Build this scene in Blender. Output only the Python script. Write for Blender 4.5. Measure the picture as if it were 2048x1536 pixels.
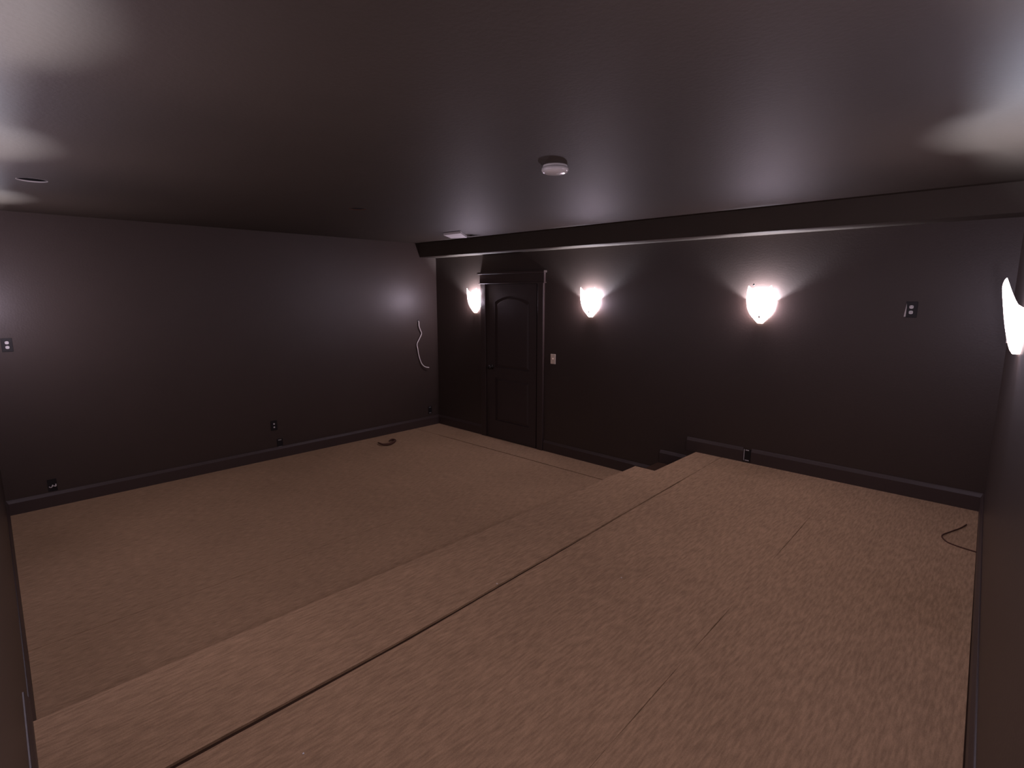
import bpy, bmesh, math, random
from mathutils import Vector, Matrix

for o in list(bpy.data.objects):
    bpy.data.objects.remove(o)
random.seed(4)
scn = bpy.context.scene
COL = scn.collection
S = 1.915                      # metres per survey unit (one unit = camera height over the lower floor)

# ------------------------------------------------------------------ camera, world, exposure
CAMP = Vector((3.2712, -2.5733, 1.0)) * S
pit, yaw = math.radians(9.52), math.radians(46.0)
fw = Vector((-math.cos(yaw) * math.cos(pit), math.sin(yaw) * math.cos(pit), -math.sin(pit)))
rt = Vector((math.sin(yaw), math.cos(yaw), 0.0))
up = rt.cross(fw)
cam_data = bpy.data.cameras.new('camera')
cam_data.sensor_width = 36.0
cam_data.lens = 1085.0 / 2048.0 * 36.0
cam_data.clip_start = 0.01
cam = bpy.data.objects.new('camera', cam_data)
COL.objects.link(cam)
M = Matrix((rt, up, -fw)).transposed().to_4x4()
M.translation = CAMP
cam.matrix_world = M
scn.camera = cam

w = bpy.data.worlds.new('world')
scn.world = w
w.use_nodes = True
w.node_tree.nodes['Background'].inputs[0].default_value = (0, 0, 0, 1)
w.node_tree.nodes['Background'].inputs[1].default_value = 0.0

vs = scn.view_settings
vs.view_transform = 'Standard'
vs.look = 'None'
vs.gamma = 1.0
vs.use_curve_mapping = False
vs.exposure = 0.0
try:
    scn.cycles.use_denoising = True
    scn.cycles.denoiser = 'OPENIMAGEDENOISE'
    scn.cycles.max_bounces = 8
    scn.cycles.diffuse_bounces = 6
    scn.cycles.sample_clamp_indirect = 3.0
    scn.cycles.caustics_reflective = False
    scn.cycles.caustics_refractive = False
    scn.cycles.use_light_tree = True
except Exception:
    pass

BULB_W = 128.0                   # strength of each bulb's own light
SHADE_E = 12.5                  # glow of the frosted shades
LAMP_COL = (0.76, 0.80, 1.0)
SHADE_COL = (1.0, 0.80, 0.76)     # warm frosted glass

# ------------------------------------------------------------------ materials
def mat(name, col, rough=0.6, spec=0.3, metal=0.0, noise=None, bump=None, emit=None):
    m = bpy.data.materials.new(name)
    m.use_nodes = True
    nt = m.node_tree
    b = nt.nodes['Principled BSDF']
    b.inputs['Base Color'].default_value = (*col, 1)
    b.inputs['Roughness'].default_value = rough
    b.inputs['Metallic'].default_value = metal
    b.inputs['Specular IOR Level'].default_value = spec
    tc = nt.nodes.new('ShaderNodeTexCoord')
    if noise:
        sc, amt = noise
        n = nt.nodes.new('ShaderNodeTexNoise')
        n.inputs['Scale'].default_value = sc
        n.inputs['Detail'].default_value = 5
        nt.links.new(tc.outputs['Object'], n.inputs['Vector'])
        mx = nt.nodes.new('ShaderNodeMix')
        mx.data_type = 'RGBA'
        mx.inputs['A'].default_value = (*[c * (1 - amt) for c in col], 1)
        mx.inputs['B'].default_value = (*[min(1, c * (1 + amt)) for c in col], 1)
        nt.links.new(n.outputs['Fac'], mx.inputs['Factor'])
        nt.links.new(mx.outputs['Result'], b.inputs['Base Color'])
    if bump:
        sc, st = bump
        n = nt.nodes.new('ShaderNodeTexNoise')
        n.inputs['Scale'].default_value = sc
        n.inputs['Detail'].default_value = 3
        nt.links.new(tc.outputs['Object'], n.inputs['Vector'])
        bp = nt.nodes.new('ShaderNodeBump')
        bp.inputs['Strength'].default_value = st
        bp.inputs['Distance'].default_value = 0.004
        nt.links.new(n.outputs['Fac'], bp.inputs['Height'])
        nt.links.new(bp.outputs['Normal'], b.inputs['Normal'])
    if emit:
        b.inputs['Emission Color'].default_value = (*emit[0], 1)
        b.inputs['Emission Strength'].default_value = emit[1]
    return m

def carpet_mat(name, col):
    m = bpy.data.materials.new(name)
    m.use_nodes = True
    nt = m.node_tree
    L = nt.links.new
    b = nt.nodes['Principled BSDF']
    b.inputs['Roughness'].default_value = 0.95
    b.inputs['Specular IOR Level'].default_value = 0.05
    tc = nt.nodes.new('ShaderNodeTexCoord')
    def layer(sx, sy, detail):
        mp = nt.nodes.new('ShaderNodeMapping')
        mp.inputs['Scale'].default_value = (sx, sy, 20)
        L(tc.outputs['Object'], mp.inputs['Vector'])
        n = nt.nodes.new('ShaderNodeTexNoise')
        n.inputs['Scale'].default_value = 1
        n.inputs['Detail'].default_value = detail
        n.inputs['Roughness'].default_value = 0.6
        L(mp.outputs[0], n.inputs['Vector'])
        return n.outputs['Fac']
    ribs = layer(95, 14, 2)
    broad = layer(1.3, 1.3, 4)
    fine = layer(260, 200, 1)
    def ramp(src, a, c):
        r = nt.nodes.new('ShaderNodeMapRange')
        r.inputs['From Min'].default_value = 0.3
        r.inputs['From Max'].default_value = 0.7
        r.inputs['To Min'].default_value = a
        r.inputs['To Max'].default_value = c
        L(src, r.inputs['Value'])
        return r.outputs[0]
    def mul(a, c):
        k = nt.nodes.new('ShaderNodeMath')
        k.operation = 'MULTIPLY'
        L(a, k.inputs[0]); L(c, k.inputs[1])
        return k.outputs[0]
    f = mul(mul(ramp(ribs, 0.78, 1.18), ramp(broad, 0.93, 1.07)), ramp(fine, 0.92, 1.08))
    vm = nt.nodes.new('ShaderNodeVectorMath')
    vm.operation = 'SCALE'
    vm.inputs[0].default_value = col
    L(f, vm.inputs['Scale'])
    L(vm.outputs[0], b.inputs['Base Color'])
    bp = nt.nodes.new('ShaderNodeBump')
    bp.inputs['Strength'].default_value = 0.5
    bp.inputs['Distance'].default_value = 0.004
    L(ribs, bp.inputs['Height'])
    L(bp.outputs[0], b.inputs['Normal'])
    return m

WALL = mat('dark_brown_paint', (0.050, 0.035, 0.028), 0.42, 0.32, noise=(2.5, 0.06), bump=(70, 0.15))
CEIL = mat('dark_ceiling_paint', (0.050, 0.038, 0.0285), 0.62, 0.19, noise=(3, 0.08), bump=(60, 0.2))
TRIM = mat('dark_trim_paint', (0.052, 0.035, 0.030), 0.45, 0.35, noise=(5, 0.05))
DOOR = mat('dark_door_paint', (0.050, 0.034, 0.030), 0.5, 0.3, noise=(8, 0.06), bump=(40, 0.1))
CARPET = carpet_mat('tan_ribbed_carpet', (0.41, 0.268, 0.158))
SUB = mat('dark_subfloor', (0.06, 0.034, 0.022), 0.9, 0.05, noise=(12, 0.2))
WHITE = mat('white_plastic', (0.75, 0.72, 0.70), 0.4, 0.4, noise=(20, 0.02))
ALMOND = mat('almond_plastic', (0.80, 0.66, 0.52), 0.4, 0.4, noise=(20, 0.02))
BLACK = mat('black_plastic', (0.012, 0.010, 0.010), 0.5, 0.3, noise=(20, 0.1))
METAL = mat('galvanised_metal', (0.45, 0.44, 0.43), 0.45, 0.5, metal=0.8, noise=(30, 0.1))
DARKMETAL = mat('dark_bronze_metal', (0.03, 0.024, 0.02), 0.55, 0.5, metal=0.7, noise=(30, 0.1))
GYPSUM = mat('bare_gypsum_edge', (0.62, 0.58, 0.56), 0.9, 0.1, noise=(60, 0.1))
CABLE = mat('off_white_cable_jacket', (0.72, 0.66, 0.62), 0.5, 0.3, noise=(50, 0.05))
BROWN = mat('dark_brown_scrap', (0.10, 0.05, 0.035), 0.8, 0.1, noise=(30, 0.2))
SHADE = mat('frosted_glass_lit', (0.55, 0.53, 0.56), 0.4, 0.4, noise=(14, 0.03), emit=(SHADE_COL, SHADE_E))
# the glass lets part of the bulb's light straight through
_nt = SHADE.node_tree
_mx = _nt.nodes.new('ShaderNodeMixShader')
_mx.inputs[0].default_value = 0.42
_tr = _nt.nodes.new('ShaderNodeBsdfTransparent')
_tr.inputs[0].default_value = (1.0, 0.90, 0.92, 1)
_nt.links.new(_nt.nodes['Principled BSDF'].outputs[0], _mx.inputs[1])
_nt.links.new(_tr.outputs[0], _mx.inputs[2])
_nt.links.new(_mx.outputs[0], _nt.nodes['Material Output'].inputs['Surface'])
BULBM = mat('bulb_glass_lit', (0.8, 0.8, 0.8), 0.3, 0.4, noise=(14, 0.01), emit=(LAMP_COL, 60.0))

# ------------------------------------------------------------------ mesh helpers
def new_obj(name, bm, m, parent=None, smooth=False, bevel=0.0):
    bmesh.ops.recalc_face_normals(bm, faces=bm.faces[:])
    me = bpy.data.meshes.new(name)
    bm.to_mesh(me)
    bm.free()
    me.materials.append(m)
    if smooth:
        for p in me.polygons:
            p.use_smooth = True
    o = bpy.data.objects.new(name, me)
    COL.objects.link(o)
    if parent:
        o.parent = parent
    if bevel:
        md = o.modifiers.new('bevel', 'BEVEL')
        md.width = bevel
        md.segments = 2
        md.limit_method = 'ANGLE'
    return o

def tag(o, label=None, cat=None, group=None, kind=None):
    for k, v in (('label', label), ('category', cat), ('group', group), ('kind', kind)):
        if v:
            o[k] = v
    return o

def empty(name, loc, rz=0.0):
    o = bpy.data.objects.new(name, None)
    o.empty_display_size = 0.05
    COL.objects.link(o)
    o.location = loc
    o.rotation_euler = (0, 0, rz)
    return o

def box(bm, x0, x1, y0, y1, z0, z1):
    vs_ = [bm.verts.new((x, y, z)) for z in (z0, z1) for y in (y0, y1) for x in (x0, x1)]
    for f in ((0, 1, 3, 2), (4, 6, 7, 5), (0, 4, 5, 1), (2, 3, 7, 6), (0, 2, 6, 4), (1, 5, 7, 3)):
        bm.faces.new([vs_[i] for i in f])
    return bm

def prism(bm, pts, z0, z1, axis='z'):
    """closed polygon extruded between z0 and z1 (or along y when axis == 'y': pts are (x, z))"""
    def P(a, b, t):
        return (a, b, t) if axis == 'z' else (a, t, b)
    lo = [bm.verts.new(P(a, b, z0)) for a, b in pts]
    hi = [bm.verts.new(P(a, b, z1)) for a, b in pts]
    n = len(pts)
    bm.faces.new(lo[::-1])
    bm.faces.new(hi)
    for i in range(n):
        bm.faces.new((lo[i], lo[(i + 1) % n], hi[(i + 1) % n], hi[i]))
    return bm

def lathe(bm, prof, seg=32, cz=1):
    """profile of (radius, z); spun about z"""
    rings = []
    for r, z in prof:
        if r < 1e-6:
            rings.append([bm.verts.new((0, 0, z))])
        else:
            rings.append([bm.verts.new((r * math.cos(2 * math.pi * k / seg), r * math.sin(2 * math.pi * k / seg), z)) for k in range(seg)])
    for A, B in zip(rings, rings[1:]):
        for k in range(seg):
            k2 = (k + 1) % seg
            if len(A) == 1 and len(B) == 1:
                continue
            if len(A) == 1:
                bm.faces.new((A[0], B[k], B[k2]))
            elif len(B) == 1:
                bm.faces.new((A[k], A[k2], B[0]))
            else:
                bm.faces.new((A[k], A[k2], B[k2], B[k]))
    return bm

def smooth_path(pts, sub=6):
    pts = [Vector(p) for p in pts]
    out = []
    for i in range(len(pts) - 1):
        p0, p1, p2, p3 = pts[max(0, i - 1)], pts[i], pts[i + 1], pts[min(len(pts) - 1, i + 2)]
        for k in range(sub):
            t = k / sub
            out.append(0.5 * ((2 * p1) + (p2 - p0) * t + (2 * p0 - 5 * p1 + 4 * p2 - p3) * t * t + (3 * p1 - p0 - 3 * p2 + p3) * t ** 3))
    out.append(pts[-1])
    return out

def tube(bm, pts, r, seg=10):
    pts = [Vector(p) for p in pts]
    rings = []
    ref = Vector((0.31, 0.27, 0.91)).normalized()
    for i, p in enumerate(pts):
        d = (pts[min(i + 1, len(pts) - 1)] - pts[max(i - 1, 0)]).normalized()
        a = d.cross(ref).normalized()
        c = d.cross(a)
        rr = r[i] if isinstance(r, (list, tuple)) else r
        rings.append([bm.verts.new(p + a * rr * math.cos(2 * math.pi * k / seg) + c * rr * math.sin(2 * math.pi * k / seg)) for k in range(seg)])
    for A, B in zip(rings, rings[1:]):
        for k in range(seg):
            bm.faces.new((A[k], A[(k + 1) % seg], B[(k + 1) % seg], B[k]))
    bm.faces.new(rings[0][::-1])
    bm.faces.new(rings[-1])
    return bm

# ------------------------------------------------------------------ room survey (metres)
CZ = 1.351 * S                         # ceiling
PZ = 0.203 * S                         # platform top
STZ = 0.103 * S                        # corner step top
def xc(y):                             # inner face of the right wall at y
    return (3.200 * S) - 0.052 * y
def yd(x):                             # inner face of the left wall at x
    return -2.487 * S - 0.036 * x
# corner where left and right walls meet behind the camera
xk = 3.33 * S
for _ in range(20):
    xk = xc(yd(xk))
KX, KY = xk, yd(xk)
T = 0.12

# walls
new_obj('wall_far', box(bmesh.new(), -T, 0, yd(0) - T, T, -0.1, CZ + 0.2), WALL)['kind'] = 'structure'
new_obj('wall_back', box(bmesh.new(), 0, xc(0) + T, 0, T, -0.1, CZ + 0.2), WALL)['kind'] = 'structure'
new_obj('wall_right', prism(bmesh.new(), [(xc(0), 0), (xc(0) + T, 0), (KX + T, KY - T), (KX, KY)], -0.1, CZ + 0.2), WALL)['kind'] = 'structure'
new_obj('wall_left', prism(bmesh.new(), [(0, yd(0)), (KX, KY), (KX + T, KY - T), (0, yd(0) - T)], -0.1, CZ + 0.2), WALL)['kind'] = 'structure'
new_obj('floor', prism(bmesh.new(), [(0, 0), (xc(0), 0), (KX, KY), (0, yd(0))], -0.1, -0.008), SUB)['kind'] = 'structure'

# ceiling with real round can holes and the vent opening
ceil = new_obj('ceiling', prism(bmesh.new(), [(0, 0), (xc(0), 0), (KX, KY), (0, yd(0))], CZ, CZ + 0.16), CEIL)
ceil['kind'] = 'structure'
CANS = [(1.141 * S, -1.309 * S, 0.068), (0.935 * S, -2.335 * S, 0.078)]
VENT = (0.700 * S, -0.283 * S)
cut = bmesh.new()
for x, y, r in CANS:
    b2 = bmesh.new()
    lathe(b2, [(0, CZ - 0.05), (r, CZ - 0.05), (r, CZ + 0.10), (0, CZ + 0.10)], 40)
    bmesh.ops.translate(b2, verts=b2.verts[:], vec=(x, y, 0))
    tmp = bpy.data.meshes.new('t'); b2.to_mesh(tmp); b2.free(); cut.from_mesh(tmp); bpy.data.meshes.remove(tmp)
box(cut, VENT[0] - 0.07, VENT[0] + 0.07, VENT[1] - 0.07, VENT[1] + 0.07, CZ - 0.05, CZ + 0.10)
cutter = new_obj('cutter', cut, CEIL)
md = ceil.modifiers.new('holes', 'BOOLEAN')
md.object = cutter
md.operation = 'DIFFERENCE'
md.solver = 'EXACT'
dg = bpy.context.evaluated_depsgraph_get()
me = bpy.data.meshes.new_from_object(ceil.evaluated_get(dg))
ceil.modifiers.clear()
ceil.data = me
ceil.data.name = 'ceiling'
bpy.data.objects.remove(cutter)

# soffit along the sconce wall (a boxed beam under the ceiling)
SOFZ = 1.2545 * S
new_obj('trim_1', box(bmesh.new(), 0, xc(-0.12) + 0.0, -0.146 * S, 0, SOFZ, CZ), CEIL)['kind'] = 'structure'

# ------------------------------------------------------------------ baseboards
BH, BT = 0.070 * S, 0.016
def base_profile_y(bm, x0, x1, y, z0, h=BH, sgn=-1):
    """baseboard standing on a wall facing -y: stepped ogee top"""
    prof = [(0, 0), (BT, 0), (BT, h - 0.030), (BT - 0.003, h - 0.022), (BT - 0.007, h - 0.012), (0.006, h - 0.002), (0.004, h), (0, h)]
    a = [bm.verts.new((x0, y - d, z0 + z)) for d, z in prof]
    b = [bm.verts.new((x1, y - d, z0 + z)) for d, z in prof]
    n = len(prof)
    for i in range(n):
        bm.faces.new((a[i], b[i], b[(i + 1) % n], a[(i + 1) % n]))
    bm.faces.new(a[::-1]); bm.faces.new(b)
    return bm
def base_between(bm, p0, p1, z0, h=BH):
    """baseboard along p0->p1, standing out to the right of the direction"""
    b2 = bmesh.new()
    L = (Vector(p1) - Vector(p0)).length
    base_profile_y(b2, 0, L, 0, z0, h)
    ang = math.atan2(p1[1] - p0[1], p1[0] - p0[0])
    bmesh.ops.rotate(b2, verts=b2.verts[:], cent=(0, 0, 0), matrix=Matrix.Rotation(ang, 3, 'Z'))
    bmesh.ops.translate(b2, verts=b2.verts[:], vec=(p0[0], p0[1], 0))
    tmp = bpy.data.meshes.new('t'); b2.to_mesh(tmp); b2.free(); bm.from_mesh(tmp); bpy.data.meshes.remove(tmp)
    return bm

bm = bmesh.new()
base_profile_y(bm, BT, 0.493 * S, 0, 0)
base_profile_y(bm, 1.070 * S, 1.892 * S, 0, 0)
base_profile_y(bm, 1.892 * S, 2.041 * S, 0, STZ)
OX = 2.346 * S
base_profile_y(bm, 2.041 * S, OX - 0.036, 0, PZ)
base_profile_y(bm, OX + 0.036, xc(0), 0, PZ)
new_obj('baseboard_back', bm, TRIM)['kind'] = 'structure'
new_obj('baseboard_far', base_between(bmesh.new(), (0, yd(0)), (0, 0), 0), TRIM)['kind'] = 'structure'
PX = 2.0 * S
bm = bmesh.new()
base_between(bm, (PX, yd(PX)), (BT, yd(BT)), 0)
base_between(bm, (KX - BT, yd(KX - BT)), (PX, yd(PX)), PZ)
new_obj('baseboard_left', bm, TRIM)['kind'] = 'structure'
bm = bmesh.new()
jy = -1.62 * S
base_between(bm, (xc(0), 0), (xc(jy + 0.01), jy + 0.01), PZ)
base_between(bm, (xc(jy - 0.01), jy - 0.01), (KX, KY), PZ)
new_obj('baseboard_right', bm, TRIM)['kind'] = 'structure'

# ------------------------------------------------------------------ platform, corner step, carpets
NX = 2.100 * S                        # platform edge behind the corner step
NY = -0.42 * S
pf = empty('seating_platform', (2.6 * S, -1.2 * S, 0))
tag(pf, 'raised seating platform one big step above the lower carpet, carpeted tan', 'platform')
def local(o, root):
    o.parent = root
    o.matrix_parent_inverse = Matrix.Translation(-Vector(root.location))
    return o
cth = 0.010
e_ = 0.003
bm = prism(bmesh.new(), [(NX, yd(NX) + e_), (KX - e_, KY + e_), (xc(0) - e_, -e_), (NX, -e_)], -0.008, PZ - cth)
prism(bm, [(PX, yd(PX) + e_), (NX, yd(NX) + e_), (NX, NY), (PX, NY)], -0.008, PZ - cth)
local(new_obj('deck', bm, SUB), pf)
bm = bmesh.new()
box(bm, PX - 0.010, PX, yd(PX) + BT, NY, 0.0, PZ - cth)
box(bm, PX, NX, NY, NY + 0.010, STZ, PZ - cth)
local(new_obj('riser', bm, CARPET), pf)

st = empty('corner_step', (1.97 * S, -0.2 * S, 0))
tag(st, 'low dark step tucked in the notch of the platform against the sconce wall', 'step')
local(new_obj('step_body', box(bmesh.new(), 1.892 * S, NX - 0.002, NY + 0.012, -0.003, 0, STZ - cth), SUB), st)
bm = bmesh.new()
box(bm, 1.892 * S - 0.010, NX, NY + 0.010, -BT, STZ - cth, STZ)
box(bm, 1.892 * S - 0.010, 1.892 * S, NY + 0.010, -BT, 0, STZ - cth)
local(new_obj('step_tread', bm, SUB), st)

def strip(name, left, right, z, label, th=cth, extra=None):
    """carpet between two edges given as lists of (x, y) running the same way"""
    bm_ = bmesh.new()
    pts = left + right[::-1]
    prism(bm_, pts, z - th, z)
    if extra:
        prism(bm_, extra, z - th, z)
    bmesh.ops.triangulate(bm_, faces=[f for f in bm_.faces if len(f.verts) > 4])
    o = new_obj(name, bm_, CARPET)
    return tag(o, label, 'carpet')

def seam(ys, f, jit, seed):
    r = random.Random(seed)
    return [(f(y) * S + r.uniform(-jit, jit), y * S) for y in ys]
ysp = [-2.56 + k * 0.08 for k in range(32)] + [-0.008]
def sx(y):     # main seam of the platform
    t = min(1, max(0, -y / 1.9))
    return 2.225 + 0.070 * t
def gap(y):    # opens up towards the left wall
    return (0.0022 + 0.0050 * max(0, -y / 2.4) ** 1.2) if y < -0.4 else 0.0010
front_r = [(x - gap(y / S) * S, y) for x, y in seam(ysp, sx, 0.0012, 1)]
main_l = [(x + gap(y / S) * S, y) for x, y in seam(ysp, sx, 0.0014, 2)]
strip('carpet_strip', [(NX - 0.012, yd(NX) + BT), (NX - 0.012, -0.016)],
      [(front_r[0][0], yd(front_r[0][0]) + BT)] + front_r[1:-1] + [(front_r[-1][0], -0.016)], PZ,
      'narrow tan carpet strip along the front edge of the raised platform',
      extra=[(PX - 0.012, yd(PX) + BT), (NX - 0.012, yd(NX) + BT), (NX - 0.012, NY - 0.002), (PX - 0.012, NY - 0.002)])
def open2(y):  # the second seam gapes only in places
    return -0.85 < y < -0.50 or -1.46 < y < -1.30 or -1.78 < y < -1.58
def sx2(y):
    t = min(1, max(0, -y / 2.0))
    return 2.742 + 0.070 * t
mid_r = [(x - (0.0011 if open2(y / S) else 0.0002) * S, y) for x, y in seam(ysp, sx2, 0.0010, 3)]
back_l = [(x + (0.0009 if open2(y / S) else 0.0002) * S, y) for x, y in seam(ysp, sx2, 0.0010, 4)]
strip('carpet_piece', [(main_l[0][0], yd(main_l[0][0]) + BT)] + main_l[1:-1] + [(main_l[-1][0], -0.016)],
      [(mid_r[0][0], yd(mid_r[0][0]) + BT)] + mid_r[1:-1] + [(mid_r[-1][0], -0.016)], PZ,
      'middle tan ribbed carpet piece on the platform, right of the dark open seam')
strip('carpet_piece', [(back_l[0][0], yd(back_l[0][0]) + BT)] + back_l[1:-1] + [(back_l[-1][0], -0.016)],
      [(KX - BT - 0.01, KY + BT + 0.01), (xc(-0.016) - BT, -0.016)], PZ,
      'tan ribbed carpet piece on the platform along the right wall')

# lower floor carpets
xs = [0.009 + k * 0.08 for k in range(25)] + [1.993]
def sy(x):
    return -0.233 + 0.018 * x
rr = random.Random(9)
j = [rr.uniform(-0.0015, 0.0015) for _ in xs]
near_wall = [(x * S, sy(x) * S + 0.011 * (0.5 + 0.5 * (0.3 < x)) + q) for x, q in zip(xs, j)]
near_main = [(x * S, sy(x) * S - 0.010 * (0.5 + 0.5 * (0.3 < x)) + q) for x, q in zip(xs, j)]
nw = [p for p in near_wall if p[0] < 1.875 * S]
strip('carpet_strip', [(BT, -BT), (1.875 * S, -BT)], nw + [(1.875 * S, nw[-1][1])], 0.0,
      'thin tan carpet strip on the lower floor in front of the door', 0.008)
XS = 1.30 * S
main_a = [p for p in near_main if p[0] <= XS]
main_b = [p for p in near_main if p[0] >= XS]
ya = main_a[-1][1]
strip('carpet_piece', [(BT, yd(BT) + BT), (XS + 0.04, yd(XS) + BT)], main_a + [(XS - 0.0008, ya + 0.001)], 0.0,
      'tan carpet piece on the lower floor below the wall with the dangling cable', 0.008)
strip('carpet_piece', [(XS + 0.044, yd(XS) + BT), (PX - 0.011, yd(PX) + BT)], [(XS + 0.0008, ya + 0.0012)] + main_b[:-1] + [(PX - 0.011, main_b[-1][1])], 0.0,
      'tan carpet piece on the lower floor at the foot of the platform', 0.008)

# ------------------------------------------------------------------ door_1 with arched panel
def arch_outline(x0, x1, z0, zs, rise, n=14):
    """rectangle with a flat segmental arch on top, (x, z), counter-clockwise"""
    pts = [(x0, z0), (x1, z0), (x1, zs)]
    for k in range(1, n):
        t = k / n
        x = x1 + (x0 - x1) * t
        pts.append((x, zs + rise * math.sin(math.pi * t) ** 0.8))
    pts.append((x0, zs))
    return pts
door = empty('door_1', (0.79 * S, 0, 0))
door['kind'] = 'structure'
dx0, dx1, dz1 = 0.575 * S, 1.008 * S, 1.056 * S
px0, px1 = 0.637 * S, 0.946 * S
up_o = arch_outline(px0, px1, 0.50 * S, 0.940 * S, 0.040 * S)
lo_o = [(px0, 0.13 * S), (px1, 0.13 * S), (px1, 0.43 * S), (px0, 0.43 * S)]
bm = bmesh.new()
outer = [(dx0, 0.008), (dx1, 0.008), (dx1, dz1), (dx0, dz1)]
edges = []
for loop in (outer, up_o, lo_o):
    v_ = [bm.verts.new((a, -0.016, b)) for a, b in loop]
    edges += [bm.edges.new((v_[i], v_[(i + 1) % len(v_)])) for i in range(len(v_))]
bmesh.ops.triangle_fill(bm, edges=edges, use_beauty=True)
ext = bmesh.ops.extrude_face_region(bm, geom=bm.faces[:])
bmesh.ops.translate(bm, verts=[g for g in ext['geom'] if isinstance(g, bmesh.types.BMVert)], vec=(0, 0.016, 0))
leaf = local(new_obj('door_leaf', bm, DOOR), door)
def raised(loop, inset):
    cx = sum(p[0] for p in loop) / len(loop); cz = (min(p[1] for p in loop) + max(p[1] for p in loop)) / 2
    hx = (max(p[0] for p in loop) - min(p[0] for p in loop)) / 2
    hz = (max(p[1] for p in loop) - min(p[1] for p in loop)) / 2
    return lambda d: [(cx + (a - cx) * (1 - d / hx), cz + (b - cz) * (1 - d / hz)) for a, b in loop]
for loop in (up_o, lo_o):
    f_ = raised(loop, 0)
    bm = bmesh.new()
    rings = []
    for d, y in ((0, -0.004), (0.016, -0.004), (0.040, -0.013), (0.042, -0.013)):
        rings.append([bm.verts.new((a, y, b)) for a, b in f_(d)])
    n = len(loop)
    for A, B in zip(rings, rings[1:]):
        for i in range(n):
            bm.faces.new((A[i], A[(i + 1) % n], B[(i + 1) % n], B[i]))
    bm.faces.new(rings[-1])
    local(new_obj('door_panel', bm, DOOR), door)
bm = bmesh.new()          # casing and jambs
box(bm, 0.500 * S, 0.546 * S, -0.030, 0, 0, 1.061 * S)
box(bm, 0.546 * S, 0.575 * S, -0.005, 0, 0, 1.061 * S)
box(bm, 1.022 * S, 1.067 * S, -0.030, 0, 0, 1.061 * S)
box(bm, 1.008 * S, 1.022 * S, -0.005, 0, 0, 1.061 * S)
local(new_obj('door_casing', bm, TRIM, bevel=0.002), door)
bm = bmesh.new()          # header: bottom bead, flat board, projecting cap
box(bm, 0.490 * S, 1.078 * S, -0.044, 0, 1.061 * S, 1.068 * S)
box(bm, 0.495 * S, 1.073 * S, -0.032, 0, 1.068 * S, 1.124 * S)
box(bm, 0.485 * S, 1.083 * S, -0.056, 0, 1.124 * S, 1.137 * S)
local(new_obj('door_header', bm, TRIM, bevel=0.0015), door)
bm = bmesh.new()
lathe(bm, [(0, 0), (0.030, 0), (0.030, 0.006), (0.011, 0.012), (0.010, 0.032), (0.022, 0.040), (0.028, 0.052), (0.024, 0.064), (0, 0.068)], 24)
bmesh.ops.rotate(bm, verts=bm.verts[:], cent=(0, 0, 0), matrix=Matrix.Rotation(math.pi / 2, 3, 'X'))
bmesh.ops.translate(bm, verts=bm.verts[:], vec=(0.607 * S, -0.016, 0.50 * S))
local(new_obj('door_knob', bm, DARKMETAL, smooth=True), door)

# ------------------------------------------------------------------ wall sconces
HB, HT = 0.864 * S, 1.033 * S
def sconce_shade():
    """bent frosted-glass shade: wall behind at y = 0, standing out towards -y"""
    zb = HB
    bm_ = bmesh.new()
    NU, NV = 36, 16
    def rim(u):
        a = abs(u)
        if a < 0.55:                       # valley in the middle of the front
            t = a / 0.55
            return (1.001 + 0.032 * t ** 0.9) * S
        t = (a - 0.55) / 0.45              # falls back to the wall
        return (1.033 - 0.067 * t ** 1.15) * S
    def hw(z):
        t = (z / S - 0.864) / 0.169
        K_ = [(-1, 0.011), (0, 0.011), (0.12, 0.029), (0.25, 0.047), (0.36, 0.056), (0.50, 0.0615), (0.65, 0.063), (1.0, 0.060), (2, 0.060)]
        for (a_, p_), (b_, q_) in zip(K_, K_[1:]):
            if a_ <= t <= b_:
                return (p_ + (q_ - p_) * (t - a_) / (b_ - a_)) * S
    def dep(z):
        t = (z / S - 0.864) / 0.169
        return (0.010 + 0.036 * max(0, min(1.1, t)) ** 0.65) * S
    def make(off):
        g = []
        for i in range(NU + 1):
            u = -1 + 2 * i / NU
            th = u * math.pi / 2
            row = []
            for k in range(NV + 1):
                z = zb + (rim(u) - zb) * (k / NV)
                s_, c_ = math.sin(th), math.cos(th)
                x = (hw(z) - off) * math.copysign(abs(s_) ** 0.75, s_)
                y = -(dep(z) - off) * abs(c_) ** 0.4
                row.append(bm_.verts.new((x, y - 0.002, z)))
            g.append(row)
        return g
    A = make(0.0); B = make(0.003)
    for i in range(NU):
        for k in range(NV):
            bm_.faces.new((A[i][k], A[i + 1][k], A[i + 1][k + 1], A[i][k + 1]))
            bm_.faces.new((B[i][k], B[i][k + 1], B[i + 1][k + 1], B[i + 1][k]))
        bm_.faces.new((A[i][NV], A[i + 1][NV], B[i + 1][NV], B[i][NV]))
        bm_.faces.new((A[i][0], B[i][0], B[i + 1][0], A[i + 1][0]))
    bm_.faces.new([A[i][0] for i in range(NU + 1)][::-1])
    for k in range(NV):
        bm_.faces.new((A[0][k], A[0][k + 1], B[0][k + 1], B[0][k]))
        bm_.faces.new((A[NU][k], B[NU][k], B[NU][k + 1], A[NU][k + 1]))
    return bm_

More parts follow.
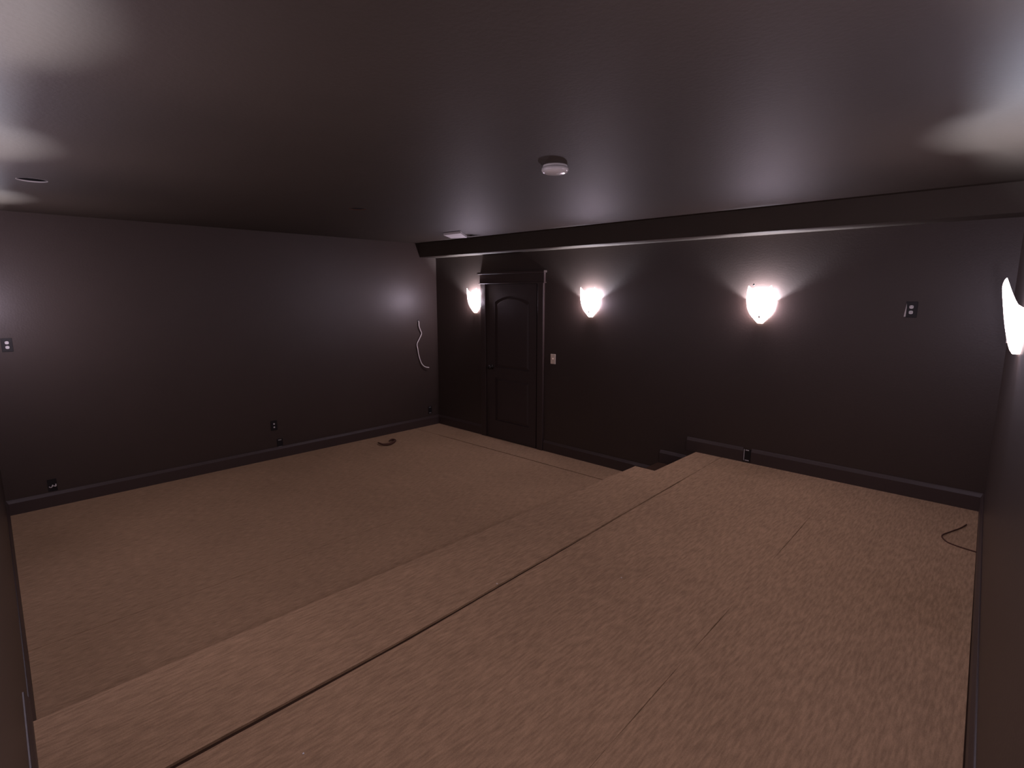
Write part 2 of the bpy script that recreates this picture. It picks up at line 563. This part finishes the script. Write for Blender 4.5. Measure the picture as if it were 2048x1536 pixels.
def make_sconce():
    root = empty('wall_sconce', (0, 0, 0))
    new_obj('lamp_shade', sconce_shade(), SHADE, root, smooth=True)
    b_ = bmesh.new()
    box(b_, -0.032, 0.032, -0.008, 0, 0.885 * S, 0.945 * S)
    new_obj('back_plate', b_, METAL, root, bevel=0.003)
    b_ = bmesh.new()
    lathe(b_, [(0, 0.888 * S), (0.014, 0.888 * S), (0.015, 0.905 * S), (0, 0.905 * S)], 20)
    bmesh.ops.translate(b_, verts=b_.verts[:], vec=(0, -0.032, 0))
    new_obj('socket', b_, WHITE, root, smooth=False)
    b_ = bmesh.new()
    z0 = 0.905 * S
    lathe(b_, [(0, z0), (0.010, z0), (0.012, z0 + 0.006), (0.018, z0 + 0.020), (0.019, z0 + 0.030), (0.015, z0 + 0.043), (0, z0 + 0.049)], 16)
    bmesh.ops.translate(b_, verts=b_.verts[:], vec=(0, -0.032, 0))
    new_obj('bulb', b_, BULBM, root, smooth=True)
    return root

def bulb_light(root):
    ld = bpy.data.lights.new('bulb_light', 'POINT')
    ld.energy = BULB_W
    ld.color = LAMP_COL
    ld.shadow_soft_size = 0.022
    lo = bpy.data.objects.new('bulb_light', ld)
    COL.objects.link(lo)
    lo.parent = root
    lo.location = (0, -0.030, 0.905 * S + 0.062)

def copy_tree(o):
    c = o.copy(); COL.objects.link(c)
    for ch in list(o.children):
        d = ch.copy(); COL.objects.link(d); d.parent = c
    return c

sc0 = make_sconce()
gB, gC, gD = 'sconces beside the door and along the soffit wall', 'sconces on the right wall', 'sconces on the left wall'
spots = [
    ('B', 0.437 * S, 'lit frosted glass sconce left of the dark door, close to its casing', gB),
    ('B', 1.418 * S, 'lit frosted glass sconce just right of the door, above the light switch', gB),
    ('B', 2.360 * S, 'lit frosted glass sconce with a dark dot at its rim, left of the high outlet', gB),
    ('C', -0.900 * S, 'lit frosted glass sconce on the right wall, cut by the right edge of the photo', gC),
    ('C', -2.02 * S, 'nearest lit sconce on the right wall, only the tip of its glass showing', gC),
    ('D', 0.437 * S, 'lit sconce on the left wall nearest the wall with the dangling cable', gD),
    ('D', 1.430 * S, 'lit sconce halfway along the left wall', gD),
    ('D', 2.270 * S, 'lit sconce on the left wall above the raised platform', gD),
]
for i, (wl, p, lab, grp) in enumerate(spots):
    o = sc0 if i == 0 else copy_tree(sc0)
    if wl == 'B':
        o.location = (p, 0, 0)
    elif wl == 'C':
        o.location = (xc(p), p, 0)
        o.rotation_euler = (0, 0, -math.pi / 2 + 0.052)
    else:
        o.location = (p, yd(p), 0)
        o.rotation_euler = (0, 0, math.pi - 0.036)
    tag(o, lab, 'lamp', grp)
    if i == 2:
        b_ = bmesh.new()
        lathe(b_, [(0, 0), (0.0075, 0.001), (0.0075, 0.010), (0.004, 0.014), (0, 0.015)], 16)
        bmesh.ops.translate(b_, verts=b_.verts[:], vec=(-0.050, -0.082, 1.0335 * S))
        tag(new_obj('finial', b_, BLACK, o, smooth=True), 'small dark finial on the glass rim')
for o in [q for q in COL.objects if q.name.startswith('wall_sconce')]:
    bulb_light(o)

# ------------------------------------------------------------------ electrical fittings
def face_to(o, wl, p):
    if wl == 'B':
        o.location = (p, 0, 0)
    elif wl == 'A':
        o.location = (0, p, 0)
        o.rotation_euler = (0, 0, math.pi / 2)
    return o
def at_z(o, z):
    o.location.z = z
    return o
def device_box(bm_, hw_=0.026, hh=0.045):
    """open steel box mouth: dark frame standing 2 mm proud with a sunken floor"""
    box(bm_, -hw_ - 0.003, -hw_, -0.003, 0, -hh, hh)
    box(bm_, hw_, hw_ + 0.003, -0.003, 0, -hh, hh)
    box(bm_, -hw_, hw_, -0.003, 0, hh - 0.003, hh)
    box(bm_, -hw_, hw_, -0.003, 0, -hh, -hh + 0.003)
    box(bm_, -hw_, hw_, -0.0008, 0, -hh + 0.003, hh - 0.003)
    return bm_
def duplex(name, wl, p, z, label, group, sliver=False, cover=True, facecol=None, fs=1.0):
    r = at_z(face_to(empty(name, (0, 0, 0)), wl, p), z)
    tag(r, label, 'outlet', group)
    b_ = bmesh.new()
    if cover:
        box(b_, -0.036, 0.036, -0.005, 0, -0.058, 0.058)
        new_obj('cover_plate', b_, BLACK, r, bevel=0.002)
    else:
        new_obj('box_opening', device_box(b_), BLACK, r)
    for s in (1, -1):
        b_ = bmesh.new()
        pts = []
        for k in range(20):
            a = 2 * math.pi * k / 20
            pts.append((0.0135 * fs * max(-0.9, min(0.9, math.cos(a) * 1.15)), 0.0125 * fs * math.sin(a) + s * 0.0195))
        prism(b_, pts, -0.009, -0.001, axis='y')
        fo = new_obj('socket_face', b_, facecol or WHITE, r)
        b_ = bmesh.new()
        box(b_, -0.0065, -0.0045, -0.0095, -0.0088, s * 0.0195 - 0.001, s * 0.0195 + 0.006)
        box(b_, 0.0045, 0.0065, -0.0095, -0.0088, s * 0.0195 - 0.001, s * 0.0195 + 0.006)
        new_obj('slots', b_, BLACK, fo)
    if sliver:
        b_ = bmesh.new()
        pts = [(-0.041, -0.052), (-0.030, -0.052), (-0.029, 0.015), (-0.031, 0.045), (-0.034, 0.012), (-0.038, -0.02)]
        prism(b_, pts, -0.006, 0, axis='y')
        tag(new_obj('bare_edge', b_, GYPSUM, r), 'pale sliver of bare drywall edge left of the outlet')
    return r
gO = 'wall outlets'
duplex('outlet', 'B', 2.915 * S, 0.937 * S, 'high dark outlet with two pale sockets right of the third sconce', gO, sliver=True)
duplex('outlet', 'A', -2.402 * S, 0.773 * S, 'dark outlet at chest height at the left end of the far wall', gO)
duplex('outlet', 'A', -1.269 * S, 0.206 * S, 'dark outlet with two tiny pale sockets low on the middle of the far wall', gO, fs=0.7)
# open boxes in the low walls: two pale mounting tabs
def open_box(name, wl, p, z, label, group, marks):
    r = at_z(face_to(empty(name, (0, 0, 0)), wl, p), z)
    tag(r, label, 'junction box', group)
    new_obj('box_opening', device_box(bmesh.new(), 0.030, 0.055), BLACK, r)
    for (x0, x1, z0, z1) in marks:
        b_ = bmesh.new()
        box(b_, x0, x1, -0.005, -0.0006, z0, z1)
        new_obj('mounting_tab', b_, METAL if len(marks) == 2 else GYPSUM, r, bevel=0.001)
    return r
gJ = 'open electrical boxes low on the walls'
tabs = [(-0.019, 0.019, 0.035, 0.046), (-0.019, 0.019, -0.047, -0.036)]
open_box('open_electrical_box', 'A', -1.241 * S, 0.089 * S, 'open box with two pale tabs just below the low outlet of the far wall', gJ, tabs)
open_box('open_electrical_box', 'A', -0.089 * S, 0.118 * S, 'open box with two pale tabs near the far corner left of the door', gJ, tabs)
ob = open_box('open_electrical_box', 'B', OX, 0.2375 * S, 'open box cut into the baseboard above the platform below the third sconce', gJ,
         [(-0.033, -0.027, -0.052, 0.052), (-0.018, 0.012, 0.043, 0.050), (-0.020, 0.016, -0.052, -0.045)])
r = open_box('open_electrical_box', 'A', -2.320 * S, 0.103 * S, 'open box with short loose wire ends low at the left end of the far wall', gJ, [])
for pts in ([(-0.022, -0.001, -0.012), (-0.014, -0.018, -0.016), (-0.004, -0.022, -0.008), (0.002, -0.014, 0.004)],
            [(0.004, -0.001, -0.010), (0.012, -0.020, -0.006), (0.022, -0.020, -0.009), (0.024, -0.010, 0.008)]):
    new_obj('wire_end', tube(bmesh.new(), smooth_path(pts), 0.004, 8), CABLE, r, smooth=True)

# light switch by the door
sw = at_z(face_to(empty('light_switch', (0, 0, 0)), 'B', 1.140 * S), 0.598 * S)
tag(sw, 'pale almond light switch plate right of the dark door', 'light switch')
new_obj('switch_plate', box(bmesh.new(), -0.037, 0.037, -0.006, 0, -0.059, 0.059), ALMOND, sw, bevel=0.003)
new_obj('toggle', box(bmesh.new(), -0.005, 0.005, -0.017, -0.006, -0.003, 0.012), ALMOND, sw, bevel=0.001)
for s in (1, -1):
    b_ = bmesh.new()
    lathe(b_, [(0, 0), (0.0035, 0), (0.003, 0.0012), (0, 0.0015)], 12)
    bmesh.ops.rotate(b_, verts=b_.verts[:], cent=(0, 0, 0), matrix=Matrix.Rotation(math.pi / 2, 3, 'X'))
    bmesh.ops.translate(b_, verts=b_.verts[:], vec=(0, -0.006, s * 0.030))
    new_obj('screw', b_, METAL, sw)

# dangling cable on the far wall
def ray_to(px, py, axis, val):
    d = fw * 1085 + rt * (px - 1024) + up * (768 - py)
    t = (val - CAMP[axis]) / d[axis]
    return CAMP + d * t
root = empty('dangling_cable', ray_to(836, 640, 0, 0))
tag(root, 'off-white cable hanging out of a small hole in the far wall near the corner', 'cable')
pl = [(0.014, 837.5, 644), (0.022, 838, 652), (0.020, 841, 661), (0.016, 843, 667), (0.018, 839, 677), (0.014, 834, 688), (0.018, 835.5, 698),
      (0.014, 837, 708), (0.016, 840, 719), (0.022, 844, 728), (0.030, 850, 733.5), (0.040, 858, 735)]
CW = [(0.139 * 0, 0, 0)]
pp = []
base = root.location
for dx, a, b in pl:
    q = ray_to(a, b, 0, dx)
    pp.append((q.x, q.y - 0.0, q.z))
pp = [(-0.0 + 0.001, pp[0][1], pp[0][2] + 0.012)] + pp
local(new_obj('cable_jacket', tube(bmesh.new(), smooth_path(pp), 0.0068, 10), CABLE, smooth=True), root)
b_ = bmesh.new()
lathe(b_, [(0, 0), (0.020, 0), (0.018, 0.0025), (0, 0.003)], 18)
bmesh.ops.rotate(b_, verts=b_.verts[:], cent=(0, 0, 0), matrix=Matrix.Rotation(math.pi / 2, 3, 'Y'))
bmesh.ops.translate(b_, verts=b_.verts[:], vec=(0, pp[0][1], pp[0][2]))
local(tag(new_obj('wall_hole', b_, BLACK), 'dark hole the cable comes out of'), root)

# ------------------------------------------------------------------ ceiling fittings
r = empty('smoke_detector', (2.250 * S, -1.343 * S, CZ))
tag(r, 'round white smoke detector in the middle of the dark ceiling', 'smoke detector')
b_ = bmesh.new()
lathe(b_, [(0, 0), (0.064, 0), (0.066, -0.004), (0.066, -0.010), (0, -0.010)], 48)
new_obj('mounting_base', b_, WHITE, r, smooth=False)
b_ = bmesh.new()
lathe(b_, [(0.060, -0.010), (0.071, -0.013), (0.072, -0.026), (0.066, -0.036), (0.050, -0.042), (0, -0.044)], 48)
new_obj('cover', b_, mat('white_gloss_plastic', (0.75, 0.72, 0.70), 0.22, 0.6, noise=(20, 0.02)), r, smooth=True)
b_ = bmesh.new()
lathe(b_, [(0, -0.0445), (0.009, -0.0445), (0.009, -0.046), (0, -0.0465)], 20)
bmesh.ops.translate(b_, verts=b_.verts[:], vec=(0.022, 0.0, 0.0005))
new_obj('test_button', b_, WHITE, r)

for i, (x, y, rad) in enumerate(CANS):
    r = empty('recessed_light', (x, y, CZ))
    tag(r, ['unlit recessed ceiling light can in the dark middle of the ceiling',
            'unlit recessed ceiling light with a pale rim near the left wall'][i], 'ceiling light', 'unlit recessed ceiling lights')
    b_ = bmesh.new()
    ri = rad - 0.002
    lathe(b_, [(ri, 0.0), (ri, 0.007), (ri - 0.002, 0.007), (ri - 0.002, 0.0), (ri, 0.0)], 48)
    new_obj('rim', b_, [BROWN, GYPSUM][i], r, smooth=False)
    b_ = bmesh.new()
    lathe(b_, [(ri, 0.008), (ri, 0.095), (0, 0.095), (0, 0.093), (ri - 0.002, 0.093), (ri - 0.002, 0.008), (ri, 0.008)], 48)
    new_obj('can', b_, BLACK, r)

r = empty('ceiling_vent', (VENT[0], VENT[1], CZ))
tag(r, 'half open ceiling vent beside the soffit near the far corner', 'vent')
b_ = bmesh.new()
for (x0, x1, y0, y1) in ((-0.085, 0.085, -0.085, -0.07), (-0.085, 0.085, 0.07, 0.085), (-0.085, -0.07, -0.07, 0.07), (0.07, 0.085, -0.07, 0.07)):
    box(b_, x0, x1, y0, y1, -0.004, 0)
new_obj('frame', b_, CEIL, r, bevel=0.001)
b_ = bmesh.new()
a = []
for q_ in ((887, 469.5), (921, 465.5), (934, 474.5), (902, 475.5)):
    p_ = ray_to(q_[0], q_[1], 2, CZ - 0.02)
    a.append((p_.x - VENT[0], p_.y - VENT[1], -0.026))
v0 = [b_.verts.new(p) for p in a]; v1 = [b_.verts.new((p[0], p[1], p[2] + 0.024)) for p in a]
b_.faces.new(v0); b_.faces.new(v1[::-1])
for i in range(4):
    b_.faces.new((v0[i], v0[(i + 1) % 4], v1[(i + 1) % 4], v1[i]))
tag(new_obj('flap', b_, WHITE, r), 'pale flap hanging slightly open')
b_ = bmesh.new()
box(b_, -0.068, 0.068, -0.068, 0.068, 0.085, 0.095)
new_obj('duct_back', b_, BLACK, r)

# ------------------------------------------------------------------ loose things on the floor
def curled(px_pts, r, z):
    pts = [ray_to(a, b, 2, z) for a, b in px_pts]
    return smooth_path(pts), r
pts = [ray_to(a, b, 2, 0.018) for a, b in ((756, 885), (764, 888.5), (772, 889), (780, 887.5), (787, 884), (790, 880.5), (784, 879), (778, 882))]
pts = smooth_path(pts)
o = new_obj('carpet_scrap', tube(bmesh.new(), pts, [0.006 + 0.011 * math.sin(math.pi * i / (len(pts) - 1)) ** 0.7 for i in range(len(pts))], 10), BROWN, smooth=True)
tag(o, 'small curled dark brown scrap lying on the lower carpet near the far wall', 'scrap')

pts = [ray_to(a, b, 2, PZ + 0.004) for a, b in ((1933, 1049), (1921, 1056), (1902, 1063), (1884, 1071), (1893, 1083), (1914, 1092), (1936, 1099), (1956, 1105))]
o = new_obj('cord', tube(bmesh.new(), smooth_path(pts), 0.0038, 8), BROWN, smooth=True)
tag(o, 'thin dark cord bent in a V on the platform carpet by the right wall', 'cord')

for (a, b), lab in (((994, 1168), 'tiny white paint chip on the carpet beside the dark seam'),
                    ((1243, 1156), 'tiny white paint chip on the platform carpet right of the dark seam'),
                    ((607, 1508), 'tiny white paint chip on the platform carpet at the bottom of the photo')):
    q = ray_to(a, b, 2, PZ)
    b_ = bmesh.new()
    bmesh.ops.create_icosphere(b_, subdivisions=1, radius=0.0042)
    for v in b_.verts:
        v.co = Vector((v.co.x * random.uniform(0.7, 1.3), v.co.y * random.uniform(0.7, 1.2), v.co.z * 0.6 + 0.002))
        v.co += q
    o = new_obj('paint_chip', b_, WHITE)
    tag(o, lab, 'paint chip', 'white paint chips on the platform carpet')
